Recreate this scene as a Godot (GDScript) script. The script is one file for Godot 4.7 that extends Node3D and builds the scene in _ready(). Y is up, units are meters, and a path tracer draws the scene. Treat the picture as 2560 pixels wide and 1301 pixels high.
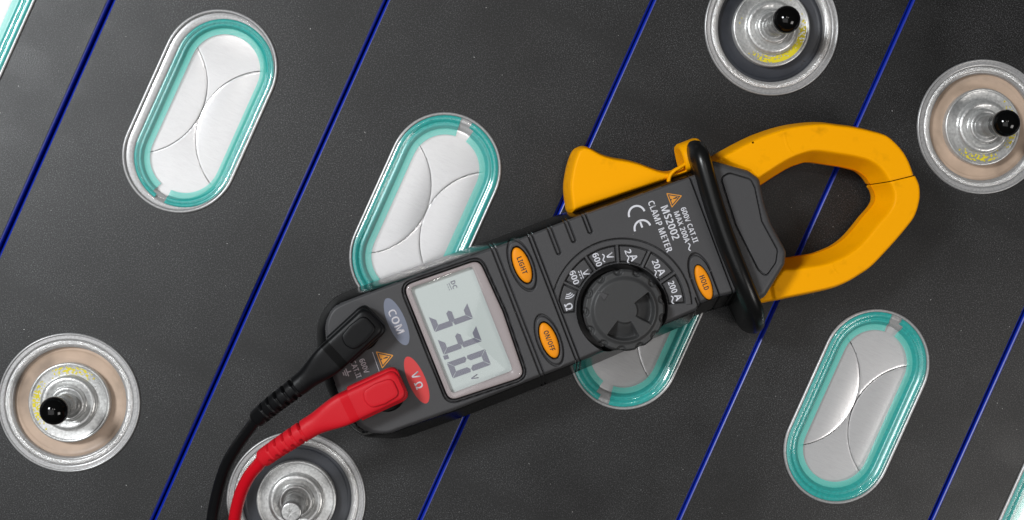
extends Node3D
# A clamp meter lying on a row of prismatic battery cells, seen from above.
# All shapes are written in millimetres (x, height, z) and scaled by S.

const S := 0.001
var M := {}
var font_bold: SystemFont
var taken := {}

func _ready() -> void:
	setup_view()
	make_materials()
	build_table()
	build_cells()
	build_meter()
	build_leads()
	build_dust()

# ------------------------------------------------------------------ camera, lamps, exposure
func setup_view() -> void:
	var cam := Camera3D.new()
	cam.name = "camera"
	cam.near = 0.02
	cam.far = 20.0
	cam.fov = 21.66
	cam.transform = Transform3D(Basis(Vector3(0.99766, 0.06837, -0.00228), Vector3(0, -0.03337, -0.99944), Vector3(-0.06841, 0.9971, -0.0333)), Vector3(-0.03143, 0.45813, -0.0153))
	add_child(cam)
	cam.current = true
	var env := Environment.new()
	env.background_mode = Environment.BG_COLOR
	env.background_color = lin(0.01, 0.0105, 0.011)
	env.tonemap_mode = Environment.TONE_MAPPER_LINEAR
	env.tonemap_exposure = 1.0
	env.sdfgi_enabled = true
	env.ssao_enabled = true
	env.ssil_enabled = true
	var we := WorldEnvironment.new()
	we.name = "environment"
	we.environment = env
	add_child(we)
	# softbox to the upper left, a weaker one to the right, two small lamps near the lens
	area("softbox_overhead", Vector3(-0.46, 1.28, 0.22), Vector3(-0.30, 0, 0.10), Vector2(1.05, 0.85), 0.40, Color(1.0, 1.0, 1.0))
	area("softbox_left", Vector3(-0.58, 0.78, -0.30), Vector3(-0.02, 0, 0.0), Vector2(0.18, 0.18), 0.90, Color(0.975, 0.99, 1.0))
	area("softbox_right", Vector3(0.68, 0.78, 0.40), Vector3(0.03, 0, 0), Vector2(0.36, 0.36), 0.36, Color(1.0, 0.985, 0.97))
	area("small_lamp", Vector3(-0.16, 1.25, -0.34), Vector3(0, 0, 0), Vector2(0.06, 0.06), 0.06, Color(1.0, 0.985, 0.97))
	area("small_lamp_001", Vector3(0.14, 1.25, -0.30), Vector3(0, 0, 0), Vector2(0.06, 0.06), 0.06, Color(1.0, 0.985, 0.97))

func area(called: String, at: Vector3, to: Vector3, size: Vector2, energy: float, c: Color) -> void:
	var l := AreaLight3D.new()
	l.name = called
	l.area_size = size
	l.light_energy = energy
	l.light_color = c
	l.shadow_enabled = true
	l.area_range = 5.0
	add_child(l)
	l.look_at_from_position(at, to, Vector3(0, 0, 1))

# ------------------------------------------------------------------ materials
func lin(r: float, g: float, b: float, a := 1.0) -> Color:
	return Color(r, g, b, a).linear_to_srgb()

func noise_tex(freq: float, size: int, ramp: Array, kind := FastNoiseLite.TYPE_SIMPLEX_SMOOTH, sd := 1, octaves := 2, as_normal := 0.0) -> NoiseTexture2D:
	var n := FastNoiseLite.new()
	n.noise_type = kind
	n.frequency = freq
	n.seed = sd
	n.fractal_octaves = octaves
	var t := NoiseTexture2D.new()
	t.width = size
	t.height = size
	t.seamless = true
	t.noise = n
	if as_normal > 0.0:
		t.as_normal_map = true
		t.bump_strength = as_normal
	elif ramp.size():
		var g := Gradient.new()
		var offs := PackedFloat32Array()
		var cols := PackedColorArray()
		for r in ramp:
			offs.append(r[0])
			cols.append(r[1])
		g.offsets = offs
		g.colors = cols
		t.color_ramp = g
	return t

func mat(called: String, c: Color, rough: float, metal := 0.0, spec := 0.5) -> StandardMaterial3D:
	var m := StandardMaterial3D.new()
	m.resource_name = called
	m.albedo_color = c
	m.roughness = rough
	m.metallic = metal
	m.metallic_specular = spec
	m.cull_mode = BaseMaterial3D.CULL_DISABLED
	M[called] = m
	return m

func tri(m: StandardMaterial3D, sc: Vector3) -> StandardMaterial3D:
	m.uv1_triplanar = true
	m.uv1_scale = sc
	return m

func bump(m: StandardMaterial3D, t: Texture2D, strength: float) -> void:
	m.normal_enabled = true
	m.normal_texture = t
	m.normal_scale = strength

func make_materials() -> void:
	font_bold = SystemFont.new()
	font_bold.font_names = PackedStringArray(["Droid Sans"])
	font_bold.font_weight = 700
	var W := Color.WHITE
	# speckled dark sheet on the cells
	var speck := noise_tex(0.24, 1024, [[0.0, g(0.18)], [0.45, g(0.29)], [0.62, g(0.37)], [0.70, g(0.50)], [0.80, g(0.84)], [1.0, g(1.0)]], FastNoiseLite.TYPE_SIMPLEX, 4, 2)
	var grain_n := noise_tex(0.30, 1024, [], FastNoiseLite.TYPE_SIMPLEX, 9, 2, 2.5)
	var smudge := noise_tex(0.006, 512, [[0.0, g(0.66)], [0.35, g(0.80)], [0.6, g(0.92)], [1.0, g(1.0)]], FastNoiseLite.TYPE_SIMPLEX_SMOOTH, 12, 5)
	var m := mat("sheet", lin(0.115, 0.115, 0.119), 0.45, 0.0, 0.46)
	tri(m, Vector3.ONE * 7.0)
	m.albedo_texture = speck
	bump(m, grain_n, 0.12)
	m.roughness_texture = noise_tex(0.011, 512, [[0.0, g(0.80)], [0.30, g(0.86)], [0.5, g(0.96)], [0.7, g(0.99)], [1.0, g(1.0)]], FastNoiseLite.TYPE_SIMPLEX_SMOOTH, 77, 5)
	m.detail_enabled = true
	m.detail_albedo = smudge
	m.detail_blend_mode = BaseMaterial3D.BLEND_MODE_MUL
	m.detail_uv_layer = BaseMaterial3D.DETAIL_UV_2
	m.uv2_triplanar = true
	m.uv2_scale = Vector3.ONE * 6.1
	m = mat("blue_wrap", lin(0.0015, 0.016, 0.29), 0.34)
	mat("table", lin(0.08, 0.08, 0.085), 0.7)
	# meter plastics
	var fine_n := noise_tex(0.22, 1024, [], FastNoiseLite.TYPE_SIMPLEX, 21, 2, 1.6)
	var wear_r := noise_tex(0.012, 512, [[0.0, g(0.80)], [0.5, g(0.92)], [1.0, g(1.0)]], FastNoiseLite.TYPE_SIMPLEX_SMOOTH, 31, 4)
	m = tri(mat("black_plastic", lin(0.059, 0.058, 0.060), 0.48, 0.0, 0.34), Vector3.ONE * 12.0)
	bump(m, fine_n, 0.22)
	m.roughness_texture = wear_r
	m = tri(mat("dial_plastic", lin(0.042, 0.042, 0.0425), 0.44, 0.0, 0.36), Vector3.ONE * 12.0)
	bump(m, fine_n, 0.25)
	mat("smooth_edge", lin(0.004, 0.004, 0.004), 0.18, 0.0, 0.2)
	m = tri(mat("black_gloss", lin(0.006, 0.006, 0.006), 0.32, 0.0, 0.40), Vector3.ONE * 12.0)
	bump(m, fine_n, 0.06)
	m.roughness_texture = wear_r
	m = tri(mat("black_rubber", lin(0.0045, 0.0045, 0.005), 0.40, 0.0, 0.28), Vector3.ONE * 14.0)
	bump(m, fine_n, 0.25)
	mat("cap_black", lin(0.003, 0.003, 0.003), 0.07, 0.0, 0.40)
	m = tri(mat("orange", lin(0.86, 0.355, 0.0), 0.55, 0.0, 0.18), Vector3.ONE * 12.0)
	m.roughness_texture = wear_r
	bump(m, fine_n, 0.10)
	m.albedo_texture = noise_tex(0.018, 512, [[0.0, g(0.90)], [0.16, g(0.97)], [0.3, g(1.0)], [1.0, g(1.0)]], FastNoiseLite.TYPE_SIMPLEX_SMOOTH, 55, 4)
	m = tri(mat("button_orange", lin(0.78, 0.26, 0.006), 0.5, 0.0, 0.3), Vector3.ONE * 14.0)
	bump(m, fine_n, 0.12)
	m = tri(mat("red_plastic", lin(0.52, 0.010, 0.018), 0.46, 0.0, 0.3), Vector3.ONE * 16.0)
	bump(m, fine_n, 0.30)
	mat("red_gloss", lin(0.50, 0.007, 0.014), 0.36, 0.0, 0.2)
	mat("black_band", lin(0.003, 0.003, 0.003), 0.40, 0.0, 0.18)
	mat("red_cable", lin(0.52, 0.004, 0.012), 0.33)
	mat("black_cable", lin(0.005, 0.005, 0.0055), 0.33, 0.0, 0.4)
	mat("white_ink", lin(0.60, 0.60, 0.64), 0.6)
	mat("gray_ink", lin(0.50, 0.48, 0.51), 0.6)
	mat("blue_ink", lin(0.145, 0.16, 0.21), 0.6)
	m = mat("red_ink", lin(0.52, 0.035, 0.035), 0.6)
	mat("orange_ink", lin(0.62, 0.25, 0.02), 0.6)
	mat("dark_ink", lin(0.03, 0.028, 0.03), 0.6)
	mat("lcd_segment", lin(0.115, 0.115, 0.155), 0.6)
	mat("lcd_glass", lin(0.42, 0.465, 0.45), 0.5)
	mat("lens_frame", lin(0.30, 0.255, 0.255), 0.35)
	m = mat("lens", Color(1, 1, 1, 0.03), 0.05)
	m.transparency = BaseMaterial3D.TRANSPARENCY_ALPHA
	# cell metals
	var brushed := noise_tex(0.05, 512, [[0.0, g(0.80)], [0.5, g(0.92)], [1.0, g(1.0)]], FastNoiseLite.TYPE_SIMPLEX_SMOOTH, 41, 3)
	var rough_n := noise_tex(0.06, 512, [], FastNoiseLite.TYPE_SIMPLEX, 45, 3, 3.0)
	m = tri(mat("vent_metal", lin(0.68, 0.67, 0.675), 0.22, 0.42), Vector3(7, 7, 60))
	m.albedo_texture = noise_tex(0.05, 512, [[0.0, g(0.95)], [0.5, g(0.985)], [1.0, g(1.0)]], FastNoiseLite.TYPE_SIMPLEX_SMOOTH, 43, 3)
	m = tri(mat("rim_metal", lin(0.46, 0.455, 0.455), 0.30, 0.35), Vector3.ONE * 40.0)
	m.albedo_texture = brushed
	m = tri(mat("washer_metal", lin(0.66, 0.66, 0.65), 0.32, 0.6), Vector3.ONE * 30.0)
	m.albedo_texture = brushed
	bump(m, rough_n, 0.12)
	m = tri(mat("stud_metal", lin(0.52, 0.52, 0.515), 0.34, 0.8), Vector3.ONE * 30.0)
	m.albedo_texture = brushed
	m = tri(mat("glitter", lin(0.70, 0.69, 0.68), 0.30, 0.7), Vector3.ONE * 90.0)
	bump(m, rough_n, 2.2)
	m = tri(mat("beige", lin(0.50, 0.368, 0.275), 0.5), Vector3.ONE * 14.0)
	m.albedo_texture = smudge
	m = tri(mat("slate", lin(0.032, 0.035, 0.044), 0.38), Vector3.ONE * 14.0)
	m.albedo_texture = smudge
	mat("yellow_mark", lin(0.62, 0.52, 0.01), 0.6)
	m = tri(mat("teal", lin(0.010, 0.39, 0.355), 0.3), Vector3.ONE * 30.0)
	m.clearcoat_enabled = true
	m.clearcoat = 0.25
	m.clearcoat_roughness = 0.12
	m.albedo_texture = brushed
	m = mat("teal_film", lin(0.08, 0.62, 0.53, 0.62), 0.3)
	m.transparency = BaseMaterial3D.TRANSPARENCY_ALPHA
	m = mat("clear_film", Color(1, 1, 1, 0.02), 0.08)
	m.transparency = BaseMaterial3D.TRANSPARENCY_ALPHA

func g(x: float) -> Color:
	return Color(x, x, x)

# ------------------------------------------------------------------ shape helpers
func p3(u: float, h: float, v: float) -> Vector3:
	return Vector3(u, h, v) * S

func start() -> SurfaceTool:
	var st := SurfaceTool.new()
	st.begin(Mesh.PRIMITIVE_TRIANGLES)
	st.set_smooth_group(0)
	return st

func obj(called: String, st: SurfaceTool, m: Material, parent: Node, normals := true) -> MeshInstance3D:
	if normals:
		st.generate_normals()
	var o := MeshInstance3D.new()
	o.mesh = st.commit()
	o.material_override = null
	o.mesh.surface_set_material(0, m)
	o.name = called
	o.cast_shadow = GeometryInstance3D.SHADOW_CASTING_SETTING_ON
	parent.add_child(o, true)
	if parent != self:
		var n: int = taken.get([parent, called], 0)
		o.name = called if n == 0 else "%s_%03d" % [called, n]
		taken[[parent, called]] = n + 1
	return o

func node(called: String, parent: Node) -> Node3D:
	var o := Node3D.new()
	o.name = called
	parent.add_child(o, true)
	return o

func tag(o: Node, label: String, category: String, group := "") -> void:
	o.set_meta("label", label)
	o.set_meta("category", category)
	if group != "":
		o.set_meta("group", group)

func quad(st: SurfaceTool, ui: Vector3, li: Vector3, lj: Vector3, uj: Vector3) -> void:
	for q in [ui, li, lj, ui, lj, uj]:
		st.add_vertex(q * S)

# loops: arrays of Vector3 (mm), each clockwise seen from above, lower/outer first
func skin(st: SurfaceTool, loops: Array, groups := false, from := 0, to := -1) -> void:
	for j in loops.size() - 1:
		var a: PackedVector3Array = loops[j]
		var b: PackedVector3Array = loops[j + 1]
		if groups:
			st.set_smooth_group(j + 1)
		var n := a.size()
		for i in range(from, n if to < 0 else to):
			var k := (i + 1) % n
			quad(st, b[i], a[i], a[k], b[k])

func cap(st: SurfaceTool, poly: PackedVector2Array, h: float, up := true, smooth := 77) -> void:
	st.set_smooth_group(smooth)
	var idx := Geometry2D.triangulate_polygon(poly)
	for t in range(0, idx.size(), 3):
		var a := poly[idx[t]]
		var b := poly[idx[t + 1]]
		var c := poly[idx[t + 2]]
		var pos := (b - a).cross(c - a) > 0.0
		if pos != up:
			var d := b
			b = c
			c = d
		for q in [a, b, c]:
			st.add_vertex(p3(q.x, h, q.y))

func area2(poly: PackedVector2Array) -> float:
	var s := 0.0
	for i in poly.size():
		s += poly[i].cross(poly[(i + 1) % poly.size()])
	return s

func cw(poly: PackedVector2Array) -> PackedVector2Array:
	if area2(poly) < 0.0:
		poly.reverse()
	return poly

func inset(poly: PackedVector2Array, d: float) -> PackedVector2Array:
	var out := PackedVector2Array()
	var n := poly.size()
	for i in n:
		var e1 := (poly[i] - poly[(i + n - 1) % n]).normalized()
		var e2 := (poly[(i + 1) % n] - poly[i]).normalized()
		var n1 := Vector2(-e1.y, e1.x)
		var n2 := Vector2(-e2.y, e2.x)
		var w := n1 + n2
		var k := maxf(1.0 + n1.dot(n2), 0.4)
		out.append(poly[i] + w / k * d)
	return out

func lift(poly: PackedVector2Array, h: float) -> PackedVector3Array:
	var out := PackedVector3Array()
	for q in poly:
		out.append(Vector3(q.x, h, q.y))
	return out

# layers: [inset, height] from the bottom up
func loft(st: SurfaceTool, poly: PackedVector2Array, layers: Array, top := true, bottom := true, groups := false) -> void:
	poly = cw(poly)
	var loops := []
	for l in layers:
		loops.append(lift(inset(poly, l[0]), l[1]))
	skin(st, loops, groups)
	if top:
		cap(st, inset(poly, layers[-1][0]), layers[-1][1], true, 0 if not groups else 77)
	if bottom:
		cap(st, inset(poly, layers[0][0]), layers[0][1], false, 78)

func rounded(pts: Array, r: float, steps := 6) -> PackedVector2Array:
	var out := PackedVector2Array()
	var n := pts.size()
	for i in n:
		var p: Vector2 = pts[i]
		var a: Vector2 = (pts[(i + n - 1) % n] - p)
		var b: Vector2 = (pts[(i + 1) % n] - p)
		var rr := r
		var half := absf(a.angle_to(b)) / 2.0
		var t := rr / tan(half)
		var most := minf(a.length(), b.length()) * 0.48
		if t > most:
			t = most
		var p1 := p + a.normalized() * t
		var p2 := p + b.normalized() * t
		for k in steps + 1:
			var f := float(k) / steps
			out.append(p1.lerp(p, f).lerp(p.lerp(p2, f), f))
	return out

func spline(pts: Array, steps := 6, closed := true) -> PackedVector2Array:
	var out := PackedVector2Array()
	var n := pts.size()
	for i in (n if closed else n - 1):
		var p0: Vector2 = pts[(i + n - 1) % n] if closed or i > 0 else pts[i]
		var p1: Vector2 = pts[i]
		var p2: Vector2 = pts[(i + 1) % n]
		var p3_: Vector2 = pts[(i + 2) % n] if closed or i + 2 < n else pts[n - 1]
		for k in steps:
			out.append(p1.cubic_interpolate(p2, p0, p3_, float(k) / steps))
	if not closed:
		out.append(pts[n - 1])
	return out

func arr(flat: Array) -> Array:
	var out := []
	for i in range(0, flat.size(), 2):
		out.append(Vector2(flat[i], flat[i + 1]))
	return out

func ellipse(c: Vector2, a: float, b: float, n := 40) -> PackedVector2Array:
	var out := PackedVector2Array()
	for i in n:
		var t := TAU * i / n
		out.append(c + Vector2(cos(t) * a, sin(t) * b))
	return out

func stadium(hw: float, hl: float, n := 28) -> PackedVector2Array:
	var out := PackedVector2Array()
	for i in n + 1:
		var t := PI * i / n
		out.append(Vector2(cos(t) * hw, hl - hw + sin(t) * hw))
	for k in range(1, 8):
		out.append(Vector2(-hw, (hl - hw) * (1.0 - k / 4.0)))
	for i in n + 1:
		var t := PI + PI * i / n
		out.append(Vector2(cos(t) * hw, -(hl - hw) + sin(t) * hw))
	for k in range(1, 8):
		out.append(Vector2(hw, -(hl - hw) * (1.0 - k / 4.0)))
	return out

# profile: Vector2(radius, height) from the outside in; wob: radial noise of the height
func lathe(st: SurfaceTool, prof: Array, n := 72, wob := 0.0, sd := 0, closed_top := true) -> void:
	var rng := RandomNumberGenerator.new()
	rng.seed = sd
	var loops := []
	for q in prof:
		var l := PackedVector3Array()
		for i in n:
			var t := TAU * i / n
			var w := rng.randf_range(-wob, wob)
			l.append(Vector3(cos(t) * q.x, q.y + w, sin(t) * q.x))
		loops.append(l)
	skin(st, loops)
	if closed_top:
		var l: PackedVector3Array = loops[-1]
		var c := Vector3(0, prof[-1].y, 0)
		for i in n:
			for q in [c, l[i], l[(i + 1) % n]]:
				st.add_vertex(q * S)

# sweep of superellipse sections: path of Vector3 mm, size(i) -> Vector3(half width, half height, exponent)
func sweep(st: SurfaceTool, path: PackedVector3Array, sizes: PackedVector3Array, n := 40, mod = null, ends := true) -> void:
	var loops := []
	for i in path.size():
		var d := (path[mini(i + 1, path.size() - 1)] - path[maxi(i - 1, 0)]).normalized()
		var a := d.cross(Vector3.UP).normalized()      # sideways
		var b := a.cross(d).normalized()
		var l := PackedVector3Array()
		for k in n:
			var t := TAU * k / n
			var e := 2.0 / sizes[i].z
			var c := cos(t)
			var s := sin(t)
			var x := signf(c) * pow(absf(c), e) * sizes[i].x
			var y := signf(s) * pow(absf(s), e) * sizes[i].y
			var f := 1.0
			if mod != null:
				f = mod.call(i, t)
			l.append(path[i] + (a * x - b * y) * f)
		loops.append(l)
	skin(st, loops)
	if ends:
		for e in [0, loops.size() - 1]:
			var l: PackedVector3Array = loops[e]
			var c := Vector3.ZERO
			for q in l:
				c += q
			c /= n
			st.set_smooth_group(60 + e)
			for i in n:
				var tri_: Array = [c, l[i], l[(i + 1) % n]] if e > 0 else [c, l[(i + 1) % n], l[i]]
				for q in tri_:
					st.add_vertex(q * S)

# flat print: lettering read along +v with its top towards +u (text axes), centred at (u, v)
func letters(parent: Node, s: String, u: float, v: float, h: float, cap_h: float, width: float, m: Material, called := "lettering", turn := 0.0) -> MeshInstance3D:
	var t := TextMesh.new()
	t.font = font_bold
	t.text = s
	t.font_size = 48
	t.pixel_size = 0.01
	t.depth = 0.02
	t.curve_step = 3.0
	var box := t.get_aabb()
	var sx := width / maxf(box.size.x, 0.01)
	var sy := cap_h / maxf(box.size.y, 0.01)
	var c := box.get_center()
	var st := SurfaceTool.new()
	st.begin(Mesh.PRIMITIVE_TRIANGLES)
	var b := Basis(Vector3(0, 0, sx), Vector3(sy, 0, 0), Vector3(0, 2.0, 0))
	if turn != 0.0:
		b = Basis(Vector3.UP, turn) * b
	var o := -(b * Vector3(c.x, c.y, 0)) + Vector3(u, h + 0.03, v)
	st.append_from(t, 0, Transform3D(b.scaled(Vector3.ONE * S), o * S))
	return obj(called, st, m, parent, true)

func flat(parent: Node, polys: Array, h: float, m: Material, called: String, thick := 0.05) -> MeshInstance3D:
	var st := start()
	for p in polys:
		loft(st, p, [[0.0, h - 0.2], [0.0, h + thick]], true, false, true)
	return obj(called, st, m, parent)

func ribbon(pts: PackedVector2Array, w: float) -> PackedVector2Array:
	var l := PackedVector2Array()
	var r := PackedVector2Array()
	for i in pts.size():
		var d := (pts[mini(i + 1, pts.size() - 1)] - pts[maxi(i - 1, 0)]).normalized()
		var n := Vector2(-d.y, d.x) * w / 2.0
		l.append(pts[i] + n)
		r.append(pts[i] - n)
	r.reverse()
	l.append_array(r)
	return l

func arc(c: Vector2, r: float, a0: float, a1: float, n := 14) -> PackedVector2Array:
	var out := PackedVector2Array()
	for i in n + 1:
		var t := deg_to_rad(lerpf(a0, a1, float(i) / n))
		out.append(c + Vector2(cos(t), sin(t)) * r)
	return out

# closest point of an outline to p
func nearest(poly: PackedVector2Array, p: Vector2) -> Vector2:
	var best := 1e9
	var at := p
	var n := poly.size()
	for i in n:
		var q := Geometry2D.get_closest_point_to_segment(p, poly[i], poly[(i + 1) % n])
		var d := p.distance_squared_to(q)
		if d < best:
			best = d
			at = q
	return at

# a solid whose top is a height field over an outline: height(d, u, v), d = distance from the outline; skirt: layers below
func pillow(called: String, poly: PackedVector2Array, height: Callable, du: float, skirt: Array, m: Material, parent: Node) -> MeshInstance3D:
	poly = cw(poly)
	var lo := poly[0]
	var hi := poly[0]
	for q in poly:
		lo = lo.min(q)
		hi = hi.max(q)
	lo -= Vector2(du, du) * 1.3
	var nu := int((hi.x - lo.x) / du) + 3
	var nv := int((hi.y - lo.y) / du) + 3
	var pos := PackedVector3Array()
	var ok := PackedByteArray()
	pos.resize(nu * nv)
	ok.resize(nu * nv)
	var fat: PackedVector2Array = Geometry2D.offset_polygon(poly, du * 1.05)[0]
	for i in nu:
		for j in nv:
			var p := lo + Vector2(i, j) * du
			if not Geometry2D.is_point_in_polygon(p, fat):
				continue
			var q := nearest(poly, p)
			var d := p.distance_to(q)
			if not Geometry2D.is_point_in_polygon(p, poly):
				p = q
				d = 0.0
			elif d < du * 0.25:
				p = q
				d = 0.0
			pos[i * nv + j] = Vector3(p.x, height.call(d, p.x, p.y), p.y)
			ok[i * nv + j] = 1
	var nrm := PackedVector3Array()
	nrm.resize(nu * nv)
	var index := PackedInt32Array()
	for i in nu:
		for j in nv:
			var k := i * nv + j
			nrm[k] = Vector3.UP
			if not ok[k]:
				continue
			var a := pos[k + nv] if i < nu - 1 and ok[k + nv] else pos[k]
			var b := pos[k - nv] if i > 0 and ok[k - nv] else pos[k]
			var c := pos[k + 1] if j < nv - 1 and ok[k + 1] else pos[k]
			var e := pos[k - 1] if j > 0 and ok[k - 1] else pos[k]
			var n := (c - e).cross(a - b)
			nrm[k] = n.normalized() if n.length() > 1e-7 else Vector3.UP
			if i < nu - 1 and j < nv - 1 and ok[k + 1] and ok[k + nv] and ok[k + nv + 1]:
				index.append_array([k, k + nv, k + nv + 1, k, k + nv + 1, k + 1])
	for k in pos.size():
		pos[k] *= S
	var arrays := []
	arrays.resize(Mesh.ARRAY_MAX)
	arrays[Mesh.ARRAY_VERTEX] = pos
	arrays[Mesh.ARRAY_NORMAL] = nrm
	arrays[Mesh.ARRAY_INDEX] = index
	var am := ArrayMesh.new()
	am.add_surface_from_arrays(Mesh.PRIMITIVE_TRIANGLES, arrays)
	am.surface_set_material(0, m)
	if skirt.size():
		var st := start()
		loft(st, poly, skirt, false, true)
		st.generate_normals()
		am.add_surface_from_arrays(Mesh.PRIMITIVE_TRIANGLES, st.commit_to_arrays())
		am.surface_set_material(1, m)
	var o := MeshInstance3D.new()
	o.mesh = am
	parent.add_child(o, true)
	var n: int = taken.get([parent, called], 0)
	o.name = called if n == 0 else "%s_%03d" % [called, n]
	taken[[parent, called]] = n + 1
	return o

# ------------------------------------------------------------------ setting
func build_table() -> void:
	var st := start()
	var poly := cw(PackedVector2Array([Vector2(-1500, -1500), Vector2(1500, -1500), Vector2(1500, 1500), Vector2(-1500, 1500)]))
	loft(st, poly, [[0.0, -240.0], [0.0, -200.5]], true, true, true)
	var o := obj("table_top", st, M.table, self)
	o.set_meta("kind", "structure")
	o.set_meta("label", "plain dark table top under the row of battery cells")

# ------------------------------------------------------------------ battery cells
const PITCH := 81.655
const CELL_ANGLE := 0.4212
const TERM := 105.85

func build_cells() -> void:
	var first := make_cell()
	var labels := [
		"dark topped battery cell at the top left corner, only a sliver of teal vent showing",
		"battery cell with whole oval vent and beige terminal at the lower left",
		"dark topped battery cell with the bare uncapped stud beside the red test lead",
		"dark topped battery cell crossed by the meter's dial, slate ringed terminal at the top",
		"dark topped battery cell under the yellow jaws, beige terminal cut by the right edge",
		"dark topped battery cell at the lower right corner, showing only its vent's edge"]
	for i in 6:
		var c: Node3D = first if i == 0 else first.duplicate()
		c.name = "battery_cell" if i == 0 else "battery_cell_%03d" % i
		if i > 0:
			add_child(c)
		var along: float = ((i - 1) + 0.5) * PITCH - 155.6975 + [-0.35, 0.0, 0.05, -0.15, -0.5, -0.45][i]
		var a := Vector2(cos(CELL_ANGLE), sin(CELL_ANGLE))
		var b := Vector2(-sin(CELL_ANGLE), cos(CELL_ANGLE))
		var at := a * along + b * -2.5754
		c.position = p3(at.x, 0, at.y)
		c.rotation.y = -CELL_ANGLE + (PI if i % 2 == 0 else 0.0)
		tag(c, labels[i], "battery cell", "battery cells standing side by side")
	# what sets single cells apart: the uncapped stud, a gasket that sits off centre
	var bare := get_node("battery_cell_002/negative_terminal/cap")
	bare.get_parent().remove_child(bare)
	bare.free()
	bare = get_node("battery_cell_002/negative_terminal/yellow_mark")
	bare.get_parent().remove_child(bare)
	bare.free()
	var old := get_node("battery_cell_001/safety_vent")
	old.get_parent().remove_child(old)
	old.free()
	vent(get_node("battery_cell_001"), 1.5)

func band(st: SurfaceTool, hole: PackedVector2Array, x0: float, x1: float, z0: float, z1: float, c: Vector2, h: float) -> void:
	# flat rectangle with a hole: the hole's points joined to the points where the rays from c meet the rectangle
	var outer := PackedVector3Array()
	var inner := PackedVector3Array()
	var pts := []
	for q in hole:
		pts.append([(q - c).angle(), q])
	for q in [Vector2(x0, z0), Vector2(x1, z0), Vector2(x1, z1), Vector2(x0, z1)]:
		var an: float = (q - c).angle()
		var best: Vector2 = hole[0]
		for k in hole.size():
			var hit = Geometry2D.segment_intersects_segment(c, c + Vector2.from_angle(an) * 400.0, hole[k], hole[(k + 1) % hole.size()])
			if hit != null:
				best = hit
		pts.append([an, best])
	pts.sort_custom(func(x, y): return x[0] < y[0])
	for e in pts:
		var d := Vector2.from_angle(e[0])
		var t := 1e9
		if d.x > 1e-6: t = minf(t, (x1 - c.x) / d.x)
		if d.x < -1e-6: t = minf(t, (x0 - c.x) / d.x)
		if d.y > 1e-6: t = minf(t, (z1 - c.y) / d.y)
		if d.y < -1e-6: t = minf(t, (z0 - c.y) / d.y)
		var q := c + d * t
		outer.append(Vector3(q.x, h, q.y))
		inner.append(Vector3(e[1].x, h, e[1].y))
	skin(st, [outer, inner])

func make_cell() -> Node3D:
	var root := node("battery_cell", self)
	var hl := 166.0
	# blue film round the can, rounded over the top edges
	var st := start()
	var box := rounded(arr([-40.58, -hl, 40.58, -hl, 40.58, hl, -40.58, hl]), 3.0, 6)
	var layers := [[0.0, -200.0], [0.0, -1.5]]
	for k in 7:
		var t := PI / 2 * k / 6.0
		layers.append([1.25 * (1.0 - cos(t)), -1.42 + 1.25 * sin(t)])
	layers.append([3.0, -0.16])
	loft(st, box, layers, false, true)
	obj("blue_wrap", st, M.blue_wrap, root)
	# dark speckled sheet with three holes
	st = start()
	var sw := 39.72
	var sl := hl - 1.2
	var round_hole := func(z: float): return ellipse(Vector2(0, z), 22.6, 22.6, 72)
	band(st, round_hole.call(-TERM), -sw, sw, -sl, -60.0, Vector2(0, -TERM), 0.0)
	band(st, cw(stadium(18.4, 34.65)), -sw, sw, -60.0, 60.0, Vector2.ZERO, 0.0)
	band(st, round_hole.call(TERM), -sw, sw, 60.0, sl, Vector2(0, TERM), 0.0)
	var rim := cw(PackedVector2Array([Vector2(-sw, -sl), Vector2(sw, -sl), Vector2(sw, sl), Vector2(-sw, sl)]))
	st.set_smooth_group(5)
	skin(st, [lift(rim, -0.3), lift(rim, 0.0)])
	obj("top_sheet", st, M.sheet, root)
	terminal(root, "positive_terminal", TERM, M.beige, 3)
	terminal(root, "negative_terminal", -TERM, M.slate, 8)
	vent(root, 0.0)
	return root

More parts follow.
